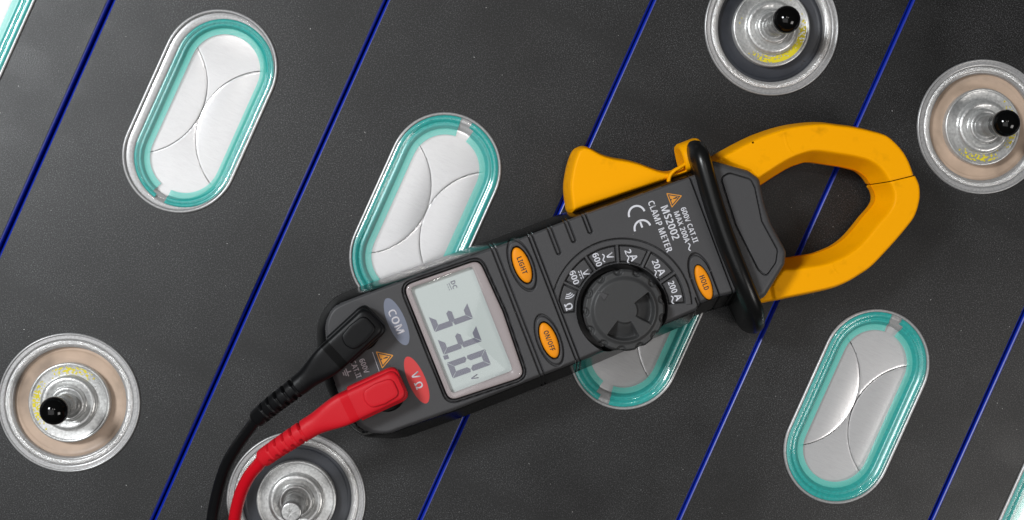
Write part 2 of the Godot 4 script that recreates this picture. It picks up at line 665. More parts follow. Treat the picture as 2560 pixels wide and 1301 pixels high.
func terminal(root: Node3D, called: String, z: float, ins: Material, sd: int) -> void:
	var beige: bool = ins == M.beige
	var st := start()
	lathe(st, arr([23.15, -1.0, 23.15, 0.55, 22.95, 0.82, 22.7, 0.85, 22.5, 0.7, 22.42, 0.48, 22.3, 0.45, 21.5, 0.62, 21.1, 0.6, 20.9, 0.4, 20.85, -0.6]), 96, 0.0, 0, false)
	var t := obj(called, st, M.rim_metal, root)
	t.position = p3(0, 0, z)
	t.set_meta("label", "beige ringed terminal" if ins == M.beige else "slate ringed terminal")
	st = start()
	lathe(st, arr([20.9, -0.4, 20.8, 0.25, 20.3, 0.5, 19.7, 0.5, 19.2, 0.3, 18.9, -0.1]), 180, 0.09, sd, false)
	obj("sealing_ring", st, M.glitter, t)
	st = start()
	lathe(st, arr([18.95, -0.15, 18.6, -0.25, 18.45, -0.6, 18.3, -1.9]), 96, 0.0, 0, false)
	obj("inner_wall", st, M.rim_metal, t)
	st = start()
	lathe(st, arr([18.5, -2.0, 17.9, -2.05, 17.5, -1.95, 17.1, -2.15, 16.6, -2.3, 13.0, -2.3]), 96, 0.0, 0, false)
	obj("insulator", st, ins, t)
	st = start()
	lathe(st, arr([13.25, -2.4, 13.25, 0.35, 13.05, 0.6, 12.75, 0.65, 12.5, 0.55, 12.3, 0.3, 12.1, 0.22, 9.0, 0.25]), 96, 0.02, sd + 1, false)
	obj("washer", st, M.washer_metal, t)
	st = start()
	lathe(st, arr([9.35, 0.2, 9.3, 1.0, 9.05, 1.7, 8.5, 2.2, 7.8, 2.35, 7.1, 2.15, 6.5, 1.75, 6.1, 1.6]), 96, 0.05, sd + 2, false)
	lathe(st, arr([6.15, 1.5, 5.75, 1.7, 5.6, 3.0, 5.3, 3.5, 4.9, 3.55, 4.5, 3.3, 4.2, 2.9, 3.5, 2.8]), 72, 0.04, sd + 3, false)
	obj("flange", st, M.washer_metal, t)
	st = start()
	lathe(st, arr([3.6, 2.7, 3.6, 8.0, 3.35, 8.3, 3.35, 8.8, 3.55, 9.1, 3.45, 18.9, 3.2, 19.4, 2.75, 19.6, 2.3, 19.5, 1.4, 19.72, 0.5, 19.6]), 48, 0.05, sd + 4)
	obj("stud", st, M.stud_metal, t)
	st = start()
	var prof := [Vector2(3.5, 13.6), Vector2(3.95, 13.6), Vector2(4.05, 13.9), Vector2(4.2, 16.5)]
	for k in 16:
		var a := deg_to_rad(lerpf(-22.0, 88.0, k / 15.0))
		prof.append(Vector2(cos(a) * 4.55, 18.9 + sin(a) * 4.3))
	lathe(st, prof, 64)
	obj("cap", st, M.cap_black, t)
	# patchy yellow inspection mark on the washer
	st = start()
	var n := FastNoiseLite.new()
	n.seed = sd
	n.frequency = 0.55
	for i in 160:
		var a0 := TAU * i / 160.0
		var a1 := TAU * (i + 1) / 160.0
		for k in 7:
			var r0 := 9.6 + k * 0.34
			var r1 := r0 + 0.34
			var mid := (a0 + a1) / 2.0
			var dens := 0.9
			if beige:
				dens = 0.72 - 0.75 * maxf(maxf(cos(mid - 2.65) * 2.2 - 1.2, cos(mid - 4.4) * 2.4 - 1.5), -0.3) - 0.02 * k
			else:
				dens = 0.45 - 0.75 * maxf(cos(mid - 0.55) * 1.3 - 0.3, -0.25) - 0.02 * k
			if n.get_noise_2d(cos(mid) * r0 * 1.6, sin(mid) * r0 * 1.6) > dens:
				var h := 0.31
				quad(st, Vector3(cos(a0) * r0, h, sin(a0) * r0), Vector3(cos(a0) * r1, h, sin(a0) * r1), Vector3(cos(a1) * r1, h, sin(a1) * r1), Vector3(cos(a1) * r0, h, sin(a1) * r0))
	obj("yellow_mark", st, M.yellow_mark, t)
	if ins == M.slate:
		letters(t, "3-11", 15.6, 7.0, -2.3, 1.7, 4.2, M.dark_ink, "lettering", PI)

func vent(root: Node3D, off: float) -> void:
	var out := cw(stadium(18.75, 35.0))
	var ring := func(prof: Array) -> Array:
		var loops := []
		for q in prof:
			var l := lift(inset(out, q.x), q.y)
			for i in l.size():
				l[i].x += off * smoothstep(1.2, 2.4, q.x)
			loops.append(l)
		return loops
	var st := start()
	skin(st, ring.call(arr([-0.15, -0.4, -0.12, 0.5, 0.05, 0.72, 0.35, 0.78, 0.65, 0.7, 0.8, 0.4, 0.85, -2.6])))
	var v := obj("safety_vent", st, M.rim_metal, root)
	# gasket with an opening at the +z end
	var gap_hw := 2.4
	var prof := arr([0.85, 0.1, 1.1, 0.28, 1.8, 0.34, 2.5, 0.2, 2.9, -0.25, 3.15, -0.4, 3.45, -0.2, 3.9, -0.1, 4.3, -0.35, 4.7, -0.9, 5.2, -1.5])
	if off > 0.0:
		for i in prof.size():
			prof[i].x = 2.4 + (prof[i].x - 0.85) * 0.66
	var lip := arr([5.1, -1.46, 5.8, -1.52, 7.2, -1.53])
	var n := out.size()
	for part in [["gasket", prof, M.teal], ["gasket_lip", lip, M.teal_film]]:
		st = start()
		var loops: Array = ring.call(part[1])
		for j in loops.size() - 1:
			var a: PackedVector3Array = loops[j]
			var b: PackedVector3Array = loops[j + 1]
			for i in n:
				var k := (i + 1) % n
				var mid := (a[i] + a[k]) / 2.0
				if mid.z > 20.0 and absf(mid.x + 0.3) < gap_hw:
					continue
				quad(st, b[i], a[i], a[k], b[k])
		obj(part[0], st, part[2], v)
	# bare seat seen through the opening
	st = start()
	skin(st, ring.call(arr([0.85, -0.3, 1.6, -0.1, 2.6, -0.2, 3.1, -0.7, 4.0, -0.6, 4.7, -1.62, 4.75, -4.8])))
	obj("seat", st, M.rim_metal, v)
	st = start()
	cap(st, inset(out, 4.5), -4.6)
	obj("backing", st, M.rim_metal, v)
	# scored disc: four petals, each very slightly tilted
	var disc := inset(out, 4.75)
	var cl := ellipse(Vector2(-23.6, 0), 23.36, 23.4, 160)
	var cr := ellipse(Vector2(23.6, 0), 23.36, 23.4, 160)
	var cl2 := ellipse(Vector2(-23.6, 0), 23.62, 23.62, 160)
	var cr2 := ellipse(Vector2(23.6, 0), 23.62, 23.62, 160)
	var petals := []
	petals.append(Geometry2D.intersect_polygons(disc, cl)[0])
	petals.append(Geometry2D.intersect_polygons(disc, cr)[0])
	for p in Geometry2D.clip_polygons(disc, cl2):
		for r in Geometry2D.clip_polygons(p, cr2):
			if absf(area2(r)) > 20.0:
				petals.append(r)
	var tilt := [Vector2(-0.024, 0.008), Vector2(0.020, 0.008), Vector2(0.008, 0.020), Vector2(-0.012, -0.022)]
	for k in petals.size():
		var p: PackedVector2Array = cw(petals[k])
		var c := Vector2.ZERO
		for q in p:
			c += q
		c /= p.size()
		var t: Vector2 = tilt[k % 4]
		var shape := func(d: float, x: float, z: float) -> float:
			var e := Vector2(x, z) - c
			var bulge := 0.0060 * e.x * e.x + 0.0004 * e.y * e.y if k < 2 else 0.0022 * e.y * e.y + 0.0008 * e.x * e.x
			return -2.5 + e.dot(t) - bulge - 0.05 * clampf(1.0 - d / 0.2, 0.0, 1.0)
		pillow("petal", p, shape, 0.5, [], M.vent_metal, v)
	# clear film with a raised bead
	st = start()
	skin(st, ring.call(arr([0.6, 0.55, 1.0, 0.75, 1.6, 0.95, 2.2, 0.95, 2.7, 0.7, 3.1, 0.42, 3.6, 0.36, 4.4, 0.36])))
	cap(st, inset(out, 4.4), 0.36, true, 0)
	obj("clear_film", st, M.clear_film, v)

# ------------------------------------------------------------------ clamp meter
const TOP := 30.0

func smin(a: float, b: float, k: float) -> float:
	var h := clampf(0.5 + 0.5 * (b - a) / k, 0.0, 1.0)
	return lerpf(b, a, h) - k * h * (1.0 - h)

func corner(a: float, b: float, r: float) -> float:
	if a < r and b < r:
		return r - sqrt((r - a) * (r - a) + (r - b) * (r - b))
	return minf(a, b)

func pw(x: float, xs: Array, ys: Array) -> float:
	if x <= xs[0]:
		return ys[0]
	for i in range(1, xs.size()):
		if x <= xs[i]:
			return lerpf(ys[i - 1], ys[i], (x - xs[i - 1]) / (xs[i] - xs[i - 1]))
	return ys[-1]

var last_dl := 0.0
var last_dt := 0.0
var last_db := 0.0
var last_base := 0.0
func body_d(u: float, v: float) -> float:      # distance inside the outline of the body, mm
	var vt := pw(u, [-80.0, -20.0, 0.0, 37.0], [-36.2, -34.7, -34.6, -33.4])
	var vb := pw(u, [-80.0, -60.0, -22.0, 22.0, 24.5, 30.0, 37.0], [16.0, 16.7, 16.7, 15.2, 13.6, 13.7, 14.6])
	last_dl = u + 98.0 - 0.0108 * (v + 9.0) * (v + 9.0)
	last_dt = v - vt
	last_db = vb - v
	var d := corner(last_dl, last_dt, 8.0) if last_dt < last_db else corner(last_dl, last_db, 13.0)
	return d

func hat(d: float, hw: float) -> float:        # 1 inside a groove of half width hw
	return clampf((hw - absf(d)) / 0.26 + 0.5, 0.0, 1.0)

func chan(d: float, hw: float) -> float:      # a shallow groove with a deep narrow line along each side
	var a := absf(d)
	return 0.25 * clampf((hw - a) / 0.2 + 0.5, 0.0, 1.0) + 1.3 * clampf((0.24 - absf(a - hw)) / 0.16, 0.0, 1.0)

func seg_d(u: float, v: float, a: Vector2, b: Vector2) -> float:
	var p := Vector2(u, v)
	var ab := b - a
	var t := clampf((p - a).dot(ab) / ab.length_squared(), 0.0, 1.0)
	return p.distance_to(a + ab * t)

func ell_d(u: float, v: float, cu: float, cv: float, a: float, b: float) -> float:
	var x := (u - cu) / a
	var y := (v - cv) / b
	return (sqrt(x * x + y * y) - 1.0) * a

var win: PackedVector2Array
func win_d(u: float, v: float) -> float:       # signed distance to the window's rounded outline (negative inside)
	var best := 1e9
	var n := win.size()
	var p := Vector2(u, v)
	for i in n:
		var q := Geometry2D.get_closest_point_to_segment(p, win[i], win[(i + 1) % n])
		best = minf(best, p.distance_squared_to(q))
	best = sqrt(best)
	return -best if Geometry2D.is_point_in_polygon(p, win) else best

func body_h(u: float, v: float, d: float) -> float:
	var wl := 1.0 / (maxf(last_dl, 0.0) + 0.6)
	var wt := 1.0 / (maxf(last_dt, 0.0) + 0.6)
	var wb := 1.0 / (maxf(last_db, 0.0) + 0.6)
	wl *= wl
	wt *= wt
	wb *= wb
	var w := (7.2 * wl + 2.6 * wt + 7.6 * wb) / (wl + wt + wb)
	var s := maxf(d, 0.0) / w
	var h := smin(8.0 + s * 26.0, TOP, 4.0)
	var low := clampf(wb / (wl + wt + wb) * 1.6 - 0.3, 0.0, 1.0)
	if low < 1.0 and s < 1.0:
		h = lerpf(8.0 + 22.0 * pow(1.0 - (1.0 - s) * (1.0 - s), 0.55), h, low)
	last_base = h
	if u < -89.0 and h < 24.0:
		return h
	# lines across the body
	if u > -33.0 and u < -17.0:
		h -= chan(u + 31.2, 0.62)
		h -= chan(u + 18.95, 0.62)
	if u < -30.0 and u > -68.0 and v > -38.0 and v < 13.0:
		var wd := win_d(u, v)
		if wd < 1.6:
			if wd < 0.15:
				h -= 4.5 * clampf((0.15 - wd) / 0.25, 0.0, 1.0)
			else:
				h -= 1.2 * clampf((0.26 - absf(wd - 0.75)) / 0.16, 0.0, 1.0)
	# slots at the upper edge
	if v < -22.0 and u > -14.0 and u < 1.0:
		for q in [[-12.4, -24.2], [-6.6, -26.1], [-0.65, -26.8]]:
			h -= chan(seg_d(u, v, Vector2(q[0], -40.0), Vector2(q[0], q[1])), 0.6)
	# dial well, the arc of range fields and its rim
	var r := sqrt(u * u + v * v)
	if r < 24.0:
		if r < 14.5:
			h = minf(h, lerpf(h, 20.0, clampf((14.5 - r) / 0.3, 0.0, 1.0)))
		elif u > -18.4:
			var an := fposmod(rad_to_deg(atan2(v, u)), 360.0)
			var span := fposmod(an - 196.0, 360.0)
			if span < 181.0:
				var rim := maxf(absf(r - 21.5) - 0.75, 0.0)
				h += 0.28 * clampf(1.0 - rim / 0.25, 0.0, 1.0)
				h -= 1.0 * clampf((0.24 - absf(r - 22.5)) / 0.16, 0.0, 1.0)
				var k := fmod(span, 30.15)
				var side := minf(k, 30.15 - k)
				var along := deg_to_rad(side) * r
				var inside := minf(minf(along - 0.42, 20.45 - r), minf(r - 14.95, u + 17.9))
				h -= 0.42 * clampf(inside / 0.25, 0.0, 1.0)
				h -= 1.1 * clampf((0.24 - absf(inside - 0.2)) / 0.16, 0.0, 1.0)
	# button wells with a raised surround
	for q in [[-24.75, -24.7, 2.75, 6.3], [-25.25, 0.7, 2.75, 6.3]]:
		if absf(u - q[0]) < 5.0 and absf(v - q[1]) < 9.0:
			var e := ell_d(u, v, q[0], q[1], q[2], q[3])
			h += 0.45 * hat(e - 0.35, 0.35)
			h -= 0.9 * clampf((0.22 - absf(e - 0.95)) / 0.16, 0.0, 1.0)
			if e < 0.0:
				h = minf(h, 26.5)
	if u > 23.0 and u < 37.0:
		var e2 := ell_d(u, v, 27.5, 1.5, 2.2, 5.9)
		if e2 < 0.05:
			h = minf(h, 26.5)
		var arch := 99.0
		if v < -1.0:
			arch = ell_d(u, v, 27.55, -1.0, 3.35, 7.0)
		else:
			arch = minf(absf(u - 24.2 + (v + 1.0) * 0.0), absf(u - 30.9))
			arch = arch if v > -1.0 else 99.0
		h -= 1.3 * clampf((0.3 - absf(arch)) / 0.16, 0.0, 1.0)
		h -= 1.2 * clampf((0.3 - absf(u - 35.3)) / 0.16, 0.0, 1.0)
	if u > 22.0 and u < 24.5 and v > 5.0:
		h -= 1.1 * clampf((0.3 - absf(u - 23.3)) / 0.16, 0.0, 1.0)
	return h

func build_meter() -> void:
	var root := node("clamp_meter", self)
	tag(root, "black clamp meter with yellow jaws, rotary dial and lit-free display reading 33.0", "clamp meter")
	root.set_meta("label", "black and yellow clamp meter with rotary dial, display reading 33.0, lying across the cells")
	root.position = p3(33.107, 0, 14.697)
	root.rotation.y = deg_to_rad(21.2)
	body(root)
	window(root)
	printed_marks(root)
	buttons(root)
	sockets(root)
	dial(root)
	head(root)

func body(root: Node3D) -> void:
	win = rounded(arr([-62.3, -32.4, -36.5, -31.4, -35.4, -13.0, -36.3, 8.9, -61.9, 7.4]), 3.2, 5)
	var du := 0.2
	var u0 := -98.6
	var v0 := -37.0
	var nu := int((39.6 - u0) / du)
	var nv := int((17.6 - v0) / du)
	var pos := PackedVector3Array()
	var ok := PackedByteArray()
	var flank := PackedByteArray()
	pos.resize(nu * nv)
	ok.resize(nu * nv)
	flank.resize(nu * nv)
	for i in nu:
		for j in nv:
			var u := u0 + i * du
			var v := v0 + j * du
			var d := body_d(u, v)
			var good := d > -0.32
			if good and d < 0.06:
				var gx := (body_d(u + 0.05, v) - d) / 0.05
				var gy := (body_d(u, v + 0.05) - d) / 0.05
				u -= d * gx
				v -= d * gy
				d = body_d(u, v)
			var h := 8.0
			if good:
				body_d(u, v)
				h = body_h(u, v, d)
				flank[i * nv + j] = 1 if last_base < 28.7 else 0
			pos[i * nv + j] = Vector3(u, h, v)
			ok[i * nv + j] = 1 if good else 0
	var nrm := PackedVector3Array()
	nrm.resize(nu * nv)
	var index := PackedInt32Array()
	var side_index := PackedInt32Array()
	for i in nu:
		for j in nv:
			var k := i * nv + j
			if not ok[k]:
				nrm[k] = Vector3.UP
				continue
			var a := pos[mini(i + 1, nu - 1) * nv + j] if ok[mini(i + 1, nu - 1) * nv + j] else pos[k]
			var b := pos[maxi(i - 1, 0) * nv + j] if ok[maxi(i - 1, 0) * nv + j] else pos[k]
			var c := pos[i * nv + mini(j + 1, nv - 1)] if ok[i * nv + mini(j + 1, nv - 1)] else pos[k]
			var e := pos[i * nv + maxi(j - 1, 0)] if ok[i * nv + maxi(j - 1, 0)] else pos[k]
			var n := (c - e).cross(a - b)
			nrm[k] = n.normalized() if n.length() > 1e-9 else Vector3.UP
			if i < nu - 1 and j < nv - 1 and ok[k + 1] and ok[k + nv] and ok[k + nv + 1]:
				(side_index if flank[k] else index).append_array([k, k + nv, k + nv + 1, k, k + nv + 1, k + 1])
	for k in pos.size():
		pos[k] *= S
	var arrays := []
	arrays.resize(Mesh.ARRAY_MAX)
	arrays[Mesh.ARRAY_VERTEX] = pos
	arrays[Mesh.ARRAY_NORMAL] = nrm
	arrays[Mesh.ARRAY_INDEX] = index
	var am := ArrayMesh.new()
	am.add_surface_from_arrays(Mesh.PRIMITIVE_TRIANGLES, arrays)
	am.surface_set_material(0, M.black_plastic)
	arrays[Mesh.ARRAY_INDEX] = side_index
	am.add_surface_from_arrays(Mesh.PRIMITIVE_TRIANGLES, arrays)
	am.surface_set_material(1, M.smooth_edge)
	var o := MeshInstance3D.new()
	o.name = "front_shell"
	o.mesh = am
	root.add_child(o)
	# back shell below the widest line
	var poly := PackedVector2Array()
	var c0 := Vector2(-30, -10)
	for k in 260:
		var dir := Vector2.from_angle(TAU * k / 260.0)
		var lo := 0.0
		var hi := 90.0
		for s in 22:
			var m := (lo + hi) / 2.0
			var q := c0 + dir * m
			if q.x < 39.3 and body_d(q.x, q.y) > 0.0:
				lo = m
			else:
				hi = m
		poly.append(c0 + dir * lo)
	var st := start()
	loft(st, poly, [[3.2, 0.9], [1.6, 1.6], [0.5, 4.0], [0.0, 8.02]], false, true)
	obj("back_shell", st, M.black_gloss, root)

func window(root: Node3D) -> void:
	var out := cw(win.duplicate())
	var hole := cw(rounded(arr([-60.2, -30.6, -39.6, -30.0, -39.35, 5.6, -60.0, 5.3]), 0.9, 5))
	# same number of points on both outlines, by angle about the middle
	var c := Vector2(-49.5, -12.5)
	var a := PackedVector2Array()
	var b := PackedVector2Array()
	for k in 160:
		var far := c + Vector2.from_angle(TAU * k / 160.0) * 60.0
		a.append(ray_hit(inset(out, 0.3), c, far))
		b.append(ray_hit(hole, c, far))
	var st := start()
	skin(st, [lift(a, 25.6), lift(a, 29.4), lift(inset(a, 0.25), 29.75), lift(inset(a, 0.55), 29.8), lift(inset(b, -0.25), 29.65), lift(b, 29.4), lift(b, 27.4)])
	var f := obj("display_frame", st, M.lens_frame, root)
	st = start()
	loft(st, inset(hole, -0.5), [[0.0, 26.0], [0.0, 27.9]], true, false, true)
	var lcd := obj("display", st, M.lcd_glass, root)
	st = start()
	loft(st, a, [[0.5, 29.86], [0.75, 30.05]], true, false)
	obj("display_lens", st, M.lens, root)
	# digits: 3 3 . 0
	for q in [["digit", -20.1, [1, 1, 1, 1, 0, 0, 1]], ["digit", -12.35, [1, 1, 1, 1, 0, 0, 1]], ["digit", -4.3, [1, 1, 1, 1, 1, 1, 0]]]:
		var polys := []
		for k in 7:
			if q[2][k]:
				var seg := PackedVector2Array()
				for p in seg_shape(k, 5.35, 12.9, 1.85):
					seg.append(Vector2(-58.1 + p.y, q[1] + p.x + 0.028 * p.y))
				polys.append(cw(seg))
		flat(lcd, polys, 27.9, M.lcd_segment, q[0])
	flat(lcd, [cw(rounded(arr([-58.4, -6.75, -56.85, -6.7, -56.85, -5.3, -58.4, -5.4]), 0.1, 2))], 27.9, M.lcd_segment, "decimal_point")
	letters(lcd, "V", -51.5, 3.25, 27.92, 2.3, 1.5, M.lcd_segment)
	letters(lcd, "DC", -47.0, -26.6, 27.92, 1.5, 2.6, M.lcd_segment)
	var bars := [ribbon(PackedVector2Array([Vector2(-48.3, -27.7), Vector2(-48.2, -25.4)]), 0.22)]
	for k in 3:
		bars.append(ribbon(PackedVector2Array([Vector2(-48.95, -27.65 + k * 0.85), Vector2(-48.93, -27.1 + k * 0.85)]), 0.22))
	for i in bars.size():
		bars[i] = cw(bars[i])
	flat(lcd, bars, 27.9, M.lcd_segment, "direct_current_mark")

func ray_hit(poly: PackedVector2Array, c: Vector2, far: Vector2) -> Vector2:
	var best := c
	for k in poly.size():
		var hit = Geometry2D.segment_intersects_segment(c, far, poly[k], poly[(k + 1) % poly.size()])
		if hit != null and (hit as Vector2).distance_to(c) > best.distance_to(c):
			best = hit
	return best

func seg_shape(k: int, w: float, h: float, t: float) -> Array:
	# seven segments a b c d e f g of a digit of width w, height h, x to the right, y up
	var e := 0.09
	var m := h / 2.0
	match k:
		0: return [Vector2(e + 0.1, h), Vector2(w - e - 0.1, h), Vector2(w - t, h - t), Vector2(t, h - t)]
		3: return [Vector2(e + 0.1, 0), Vector2(w - e - 0.1, 0), Vector2(w - t, t), Vector2(t, t)]
		1: return [Vector2(w, h - e), Vector2(w, m + e + 0.3), Vector2(w - t * 0.5, m + e), Vector2(w - t, m + t * 0.5), Vector2(w - t, h - t - e)]
		2: return [Vector2(w, e), Vector2(w, m - e - 0.3), Vector2(w - t * 0.5, m - e), Vector2(w - t, m - t * 0.5), Vector2(w - t, t + e)]
		5: return [Vector2(0, h - e), Vector2(0, m + e + 0.3), Vector2(t * 0.5, m + e), Vector2(t, m + t * 0.5), Vector2(t, h - t - e)]
		4: return [Vector2(0, e), Vector2(0, m - e - 0.3), Vector2(t * 0.5, m - e), Vector2(t, m - t * 0.5), Vector2(t, t + e)]
	return [Vector2(0.3, m), Vector2(1.0, m + t / 2), Vector2(w - t + 0.1, m + t / 2), Vector2(w - t * 0.55, m), Vector2(w - t + 0.1, m - t / 2), Vector2(1.0, m - t / 2)]

func warning(root: Node3D, a: Vector2, b: Vector2, c: Vector2, h: float) -> void:
	# triangle with its apex at c: outline, filled middle, exclamation mark
	var t := cw(PackedVector2Array([a, b, c]))
	var i1 := inset(t, 0.28)
	var st := start()
	var big := rounded([t[0], t[1], t[2]], 0.25, 3)
	var small := rounded([i1[0], i1[1], i1[2]], 0.12, 3)
	skin(st, [lift(big, h - 0.1), lift(big, h + 0.05), lift(small, h + 0.05)], true)
	var w := obj("warning_triangle", st, M.orange_ink, root)
	var i2 := inset(t, 0.62)
	flat(w, [i2], h, M.orange_ink, "triangle_fill")
	var mid := (a + b + c) / 3.0
	var ax := (c - (a + b) / 2.0).normalized()
	var sd := Vector2(-ax.y, ax.x)
	var drop := PackedVector2Array()
	for k in 14:
		var an := TAU * k / 14.0
		var y := sin(an)
		drop.append(mid + ax * (0.55 + y * 0.85) + sd * cos(an) * (0.22 + 0.13 * y))
	flat(w, [cw(drop), cw(ellipse(mid - ax * 0.8, 0.24, 0.24, 12))], h + 0.05, M.dark_ink, "exclamation_mark", 0.03)

func printed_marks(root: Node3D) -> void:
	var h := TOP
	var o := flat(root, [cw(ellipse(Vector2(0, 0), 2.75, 8.0, 48))], h, M.blue_ink, "terminal_label")
	o.position = p3(-68.0, 0, -22.4)
	o.rotation.y = deg_to_rad(2.0)
	letters(o, "COM", -0.1, -0.1, h + 0.05, 2.5, 8.0, M.gray_ink)
	o = flat(root, [cw(ellipse(Vector2(0, 0), 2.7, 8.0, 48))], h, M.red_ink, "terminal_label")
	o.position = p3(-68.8, 0, -2.9)
	o.rotation.y = deg_to_rad(2.0)
	letters(o, "V", 0.25, -1.5, h + 0.05, 2.5, 2.1, M.gray_ink)
	letters(o, "Ω", 0.0, 1.75, h + 0.05, 2.5, 2.3, M.gray_ink)
	warning(root, Vector2(-77.5, -16.1), Vector2(-77.6, -10.2), Vector2(-72.7, -12.9), h)
	flat(root, [cw(ribbon(PackedVector2Array([Vector2(-78.5, -16.2), Vector2(-78.75, -9.8)]), 0.16))], h, M.gray_ink, "printed_line")
	letters(root, "600V", -82.5, -13.1, h, 1.75, 4.8, M.gray_ink)
	letters(root, "CAT.II", -85.3, -13.1, h, 1.75, 5.7, M.gray_ink)
	var earth := []
	earth.append(ribbon(PackedVector2Array([Vector2(-86.9, -13.1), Vector2(-88.1, -13.15)]), 0.34))
	for k in 3:
		var w := 1.3 - 0.38 * k
		earth.append(ribbon(PackedVector2Array([Vector2(-88.2 - k * 0.62, -13.15 - w), Vector2(-88.2 - k * 0.62, -13.15 + w)]), 0.34))
	for i in earth.size():
		earth[i] = cw(earth[i])
	flat(root, earth, h, M.gray_ink, "earth_symbol")
	# right-hand block
	warning(root, Vector2(26.35, -29.5), Vector2(26.35, -24.4), Vector2(30.9, -26.9), h)
	letters(root, "600V CAT.II", 29.75, -17.3, h, 1.75, 11.9, M.white_ink)
	letters(root, "MAX 200A", 27.25, -17.6, h, 1.75, 10.4, M.white_ink)
	letters(root, "MS2002", 24.25, -20.2, h, 2.45, 11.3, M.white_ink)
	letters(root, "CLAMP METER", 20.8, -20.2, h, 2.05, 17.3, M.white_ink)
	flat(root, [cw(wave(27.2, -10.75, 1.25))], h, M.white_ink, "printed_wave")
	flat(root, [cw(ribbon(arc(Vector2(15.2, -26.6), 2.6, 180.0, 360.0, 20), 0.62))], h, M.white_ink, "conformity_mark")
	flat(root, [cw(ribbon(arc(Vector2(15.3, -21.7), 2.6, 180.0, 360.0, 20), 0.62)), cw(ribbon(PackedVector2Array([Vector2(15.3, -24.1), Vector2(15.3, -22.0)]), 0.6))], h, M.white_ink, "conformity_mark")
	# range fields
	var fh := h - 0.42
	letters(root, "Ω", -15.5, -7.0, fh, 2.5, 2.3, M.white_ink)
	var snd := [cw(ribbon(arc(Vector2(-14.1, -11.35), 0.33, 0.0, 358.0, 14), 0.2))]
	for k in 3:
		snd.append(cw(ribbon(arc(Vector2(-14.1, -11.9), 1.25 + k * 0.62, 52.0, 128.0, 10), 0.3)))
	flat(root, snd, fh, M.white_ink, "buzzer_symbol")
	letters(root, "600", -10.6, -15.0, fh, 2.0, 4.5, M.white_ink)
	letters(root, "V", -6.5, -15.0, fh, 2.1, 2.0, M.white_ink)
	var dc := [cw(ribbon(PackedVector2Array([Vector2(-7.95, -16.4), Vector2(-7.95, -13.7)]), 0.28))]
	for k in 3:
		dc.append(cw(ribbon(PackedVector2Array([Vector2(-8.65, -16.4 + k * 1.02), Vector2(-8.65, -15.75 + k * 1.02)]), 0.28)))
	flat(root, dc, fh, M.white_ink, "direct_current_mark")
	letters(root, "600", -1.75, -17.6, fh, 2.0, 4.4, M.white_ink)
	letters(root, "V", 2.5, -17.3, fh, 2.2, 1.9, M.white_ink)
	flat(root, [cw(wave(0.35, -17.35, 1.3))], fh, M.white_ink, "printed_wave")
	letters(root, "2", 8.4, -16.4, fh, 2.1, 1.45, M.white_ink)
	letters(root, "A", 9.4, -14.05, fh, 2.3, 2.1, M.white_ink)
	flat(root, [cw(wave(7.5, -14.1, 1.35))], fh, M.white_ink, "printed_wave")
	letters(root, "20", 15.4, -9.45, fh, 2.1, 2.9, M.white_ink)
	letters(root, "A", 16.1, -6.5, fh, 2.2, 2.1, M.white_ink)
	flat(root, [cw(wave(14.1, -6.6, 1.3))], fh, M.white_ink, "printed_wave")
	letters(root, "200", 17.75, -0.7, fh, 2.0, 3.9, M.white_ink)
	letters(root, "A", 18.25, 3.0, fh, 2.2, 2.0, M.white_ink)
	flat(root, [cw(wave(16.2, 3.1, 1.3))], fh, M.white_ink, "printed_wave")

func wave(u: float, v: float, hw: float) -> PackedVector2Array:
	var pts := PackedVector2Array()
	for k in 15:
		var t := k / 14.0
		pts.append(Vector2(u + 0.42 * sin(TAU * t), v - hw + 2.0 * hw * t))
	return ribbon(pts, 0.34)

func sockets(root: Node3D) -> void:
	# raised collars of the two jacks, seen past the lower edge of each plug
	for w in [Vector3(-49.3, 0, 21.9), Vector3(-41.4, 0, 41.2)]:
		var q: Vector3 = root.transform.affine_inverse() * (w * S) / S
		var st := start()
		loft(st, ellipse(Vector2(q.x, q.z), 5.6, 5.6, 48), [[0.0, 29.4], [0.0, 30.7], [0.12, 30.95], [0.4, 31.05]], true, false)
		obj("socket", st, M.smooth_edge, root)

func buttons(root: Node3D) -> void:
	for q in [[-24.75, -24.7, 2.5, 5.9, "LIGHT", 5.6, 1.6], [-25.25, 0.7, 2.5, 5.9, "ON/OFF", 6.7, 1.6], [27.5, 1.5, 2.15, 5.8, "HOLD", 4.8, 1.7]]:
		var st := start()
		var loops := []
		for e in [[1.0, 26.5], [1.0, 30.1], [0.985, 30.35], [0.95, 30.55], [0.88, 30.75], [0.75, 30.9], [0.5, 31.0], [0.2, 31.03], [0.01, 31.03]]:
			loops.append(lift(cw(ellipse(Vector2(q[0], q[1]), q[2] * e[0], q[3] * e[0], 48)), e[1]))
		skin(st, loops)
		var b := obj("button", st, M.button_orange, root)
		letters(b, q[4], q[0] - 0.05, q[1], 31.02, q[6], q[5], M.dark_ink)

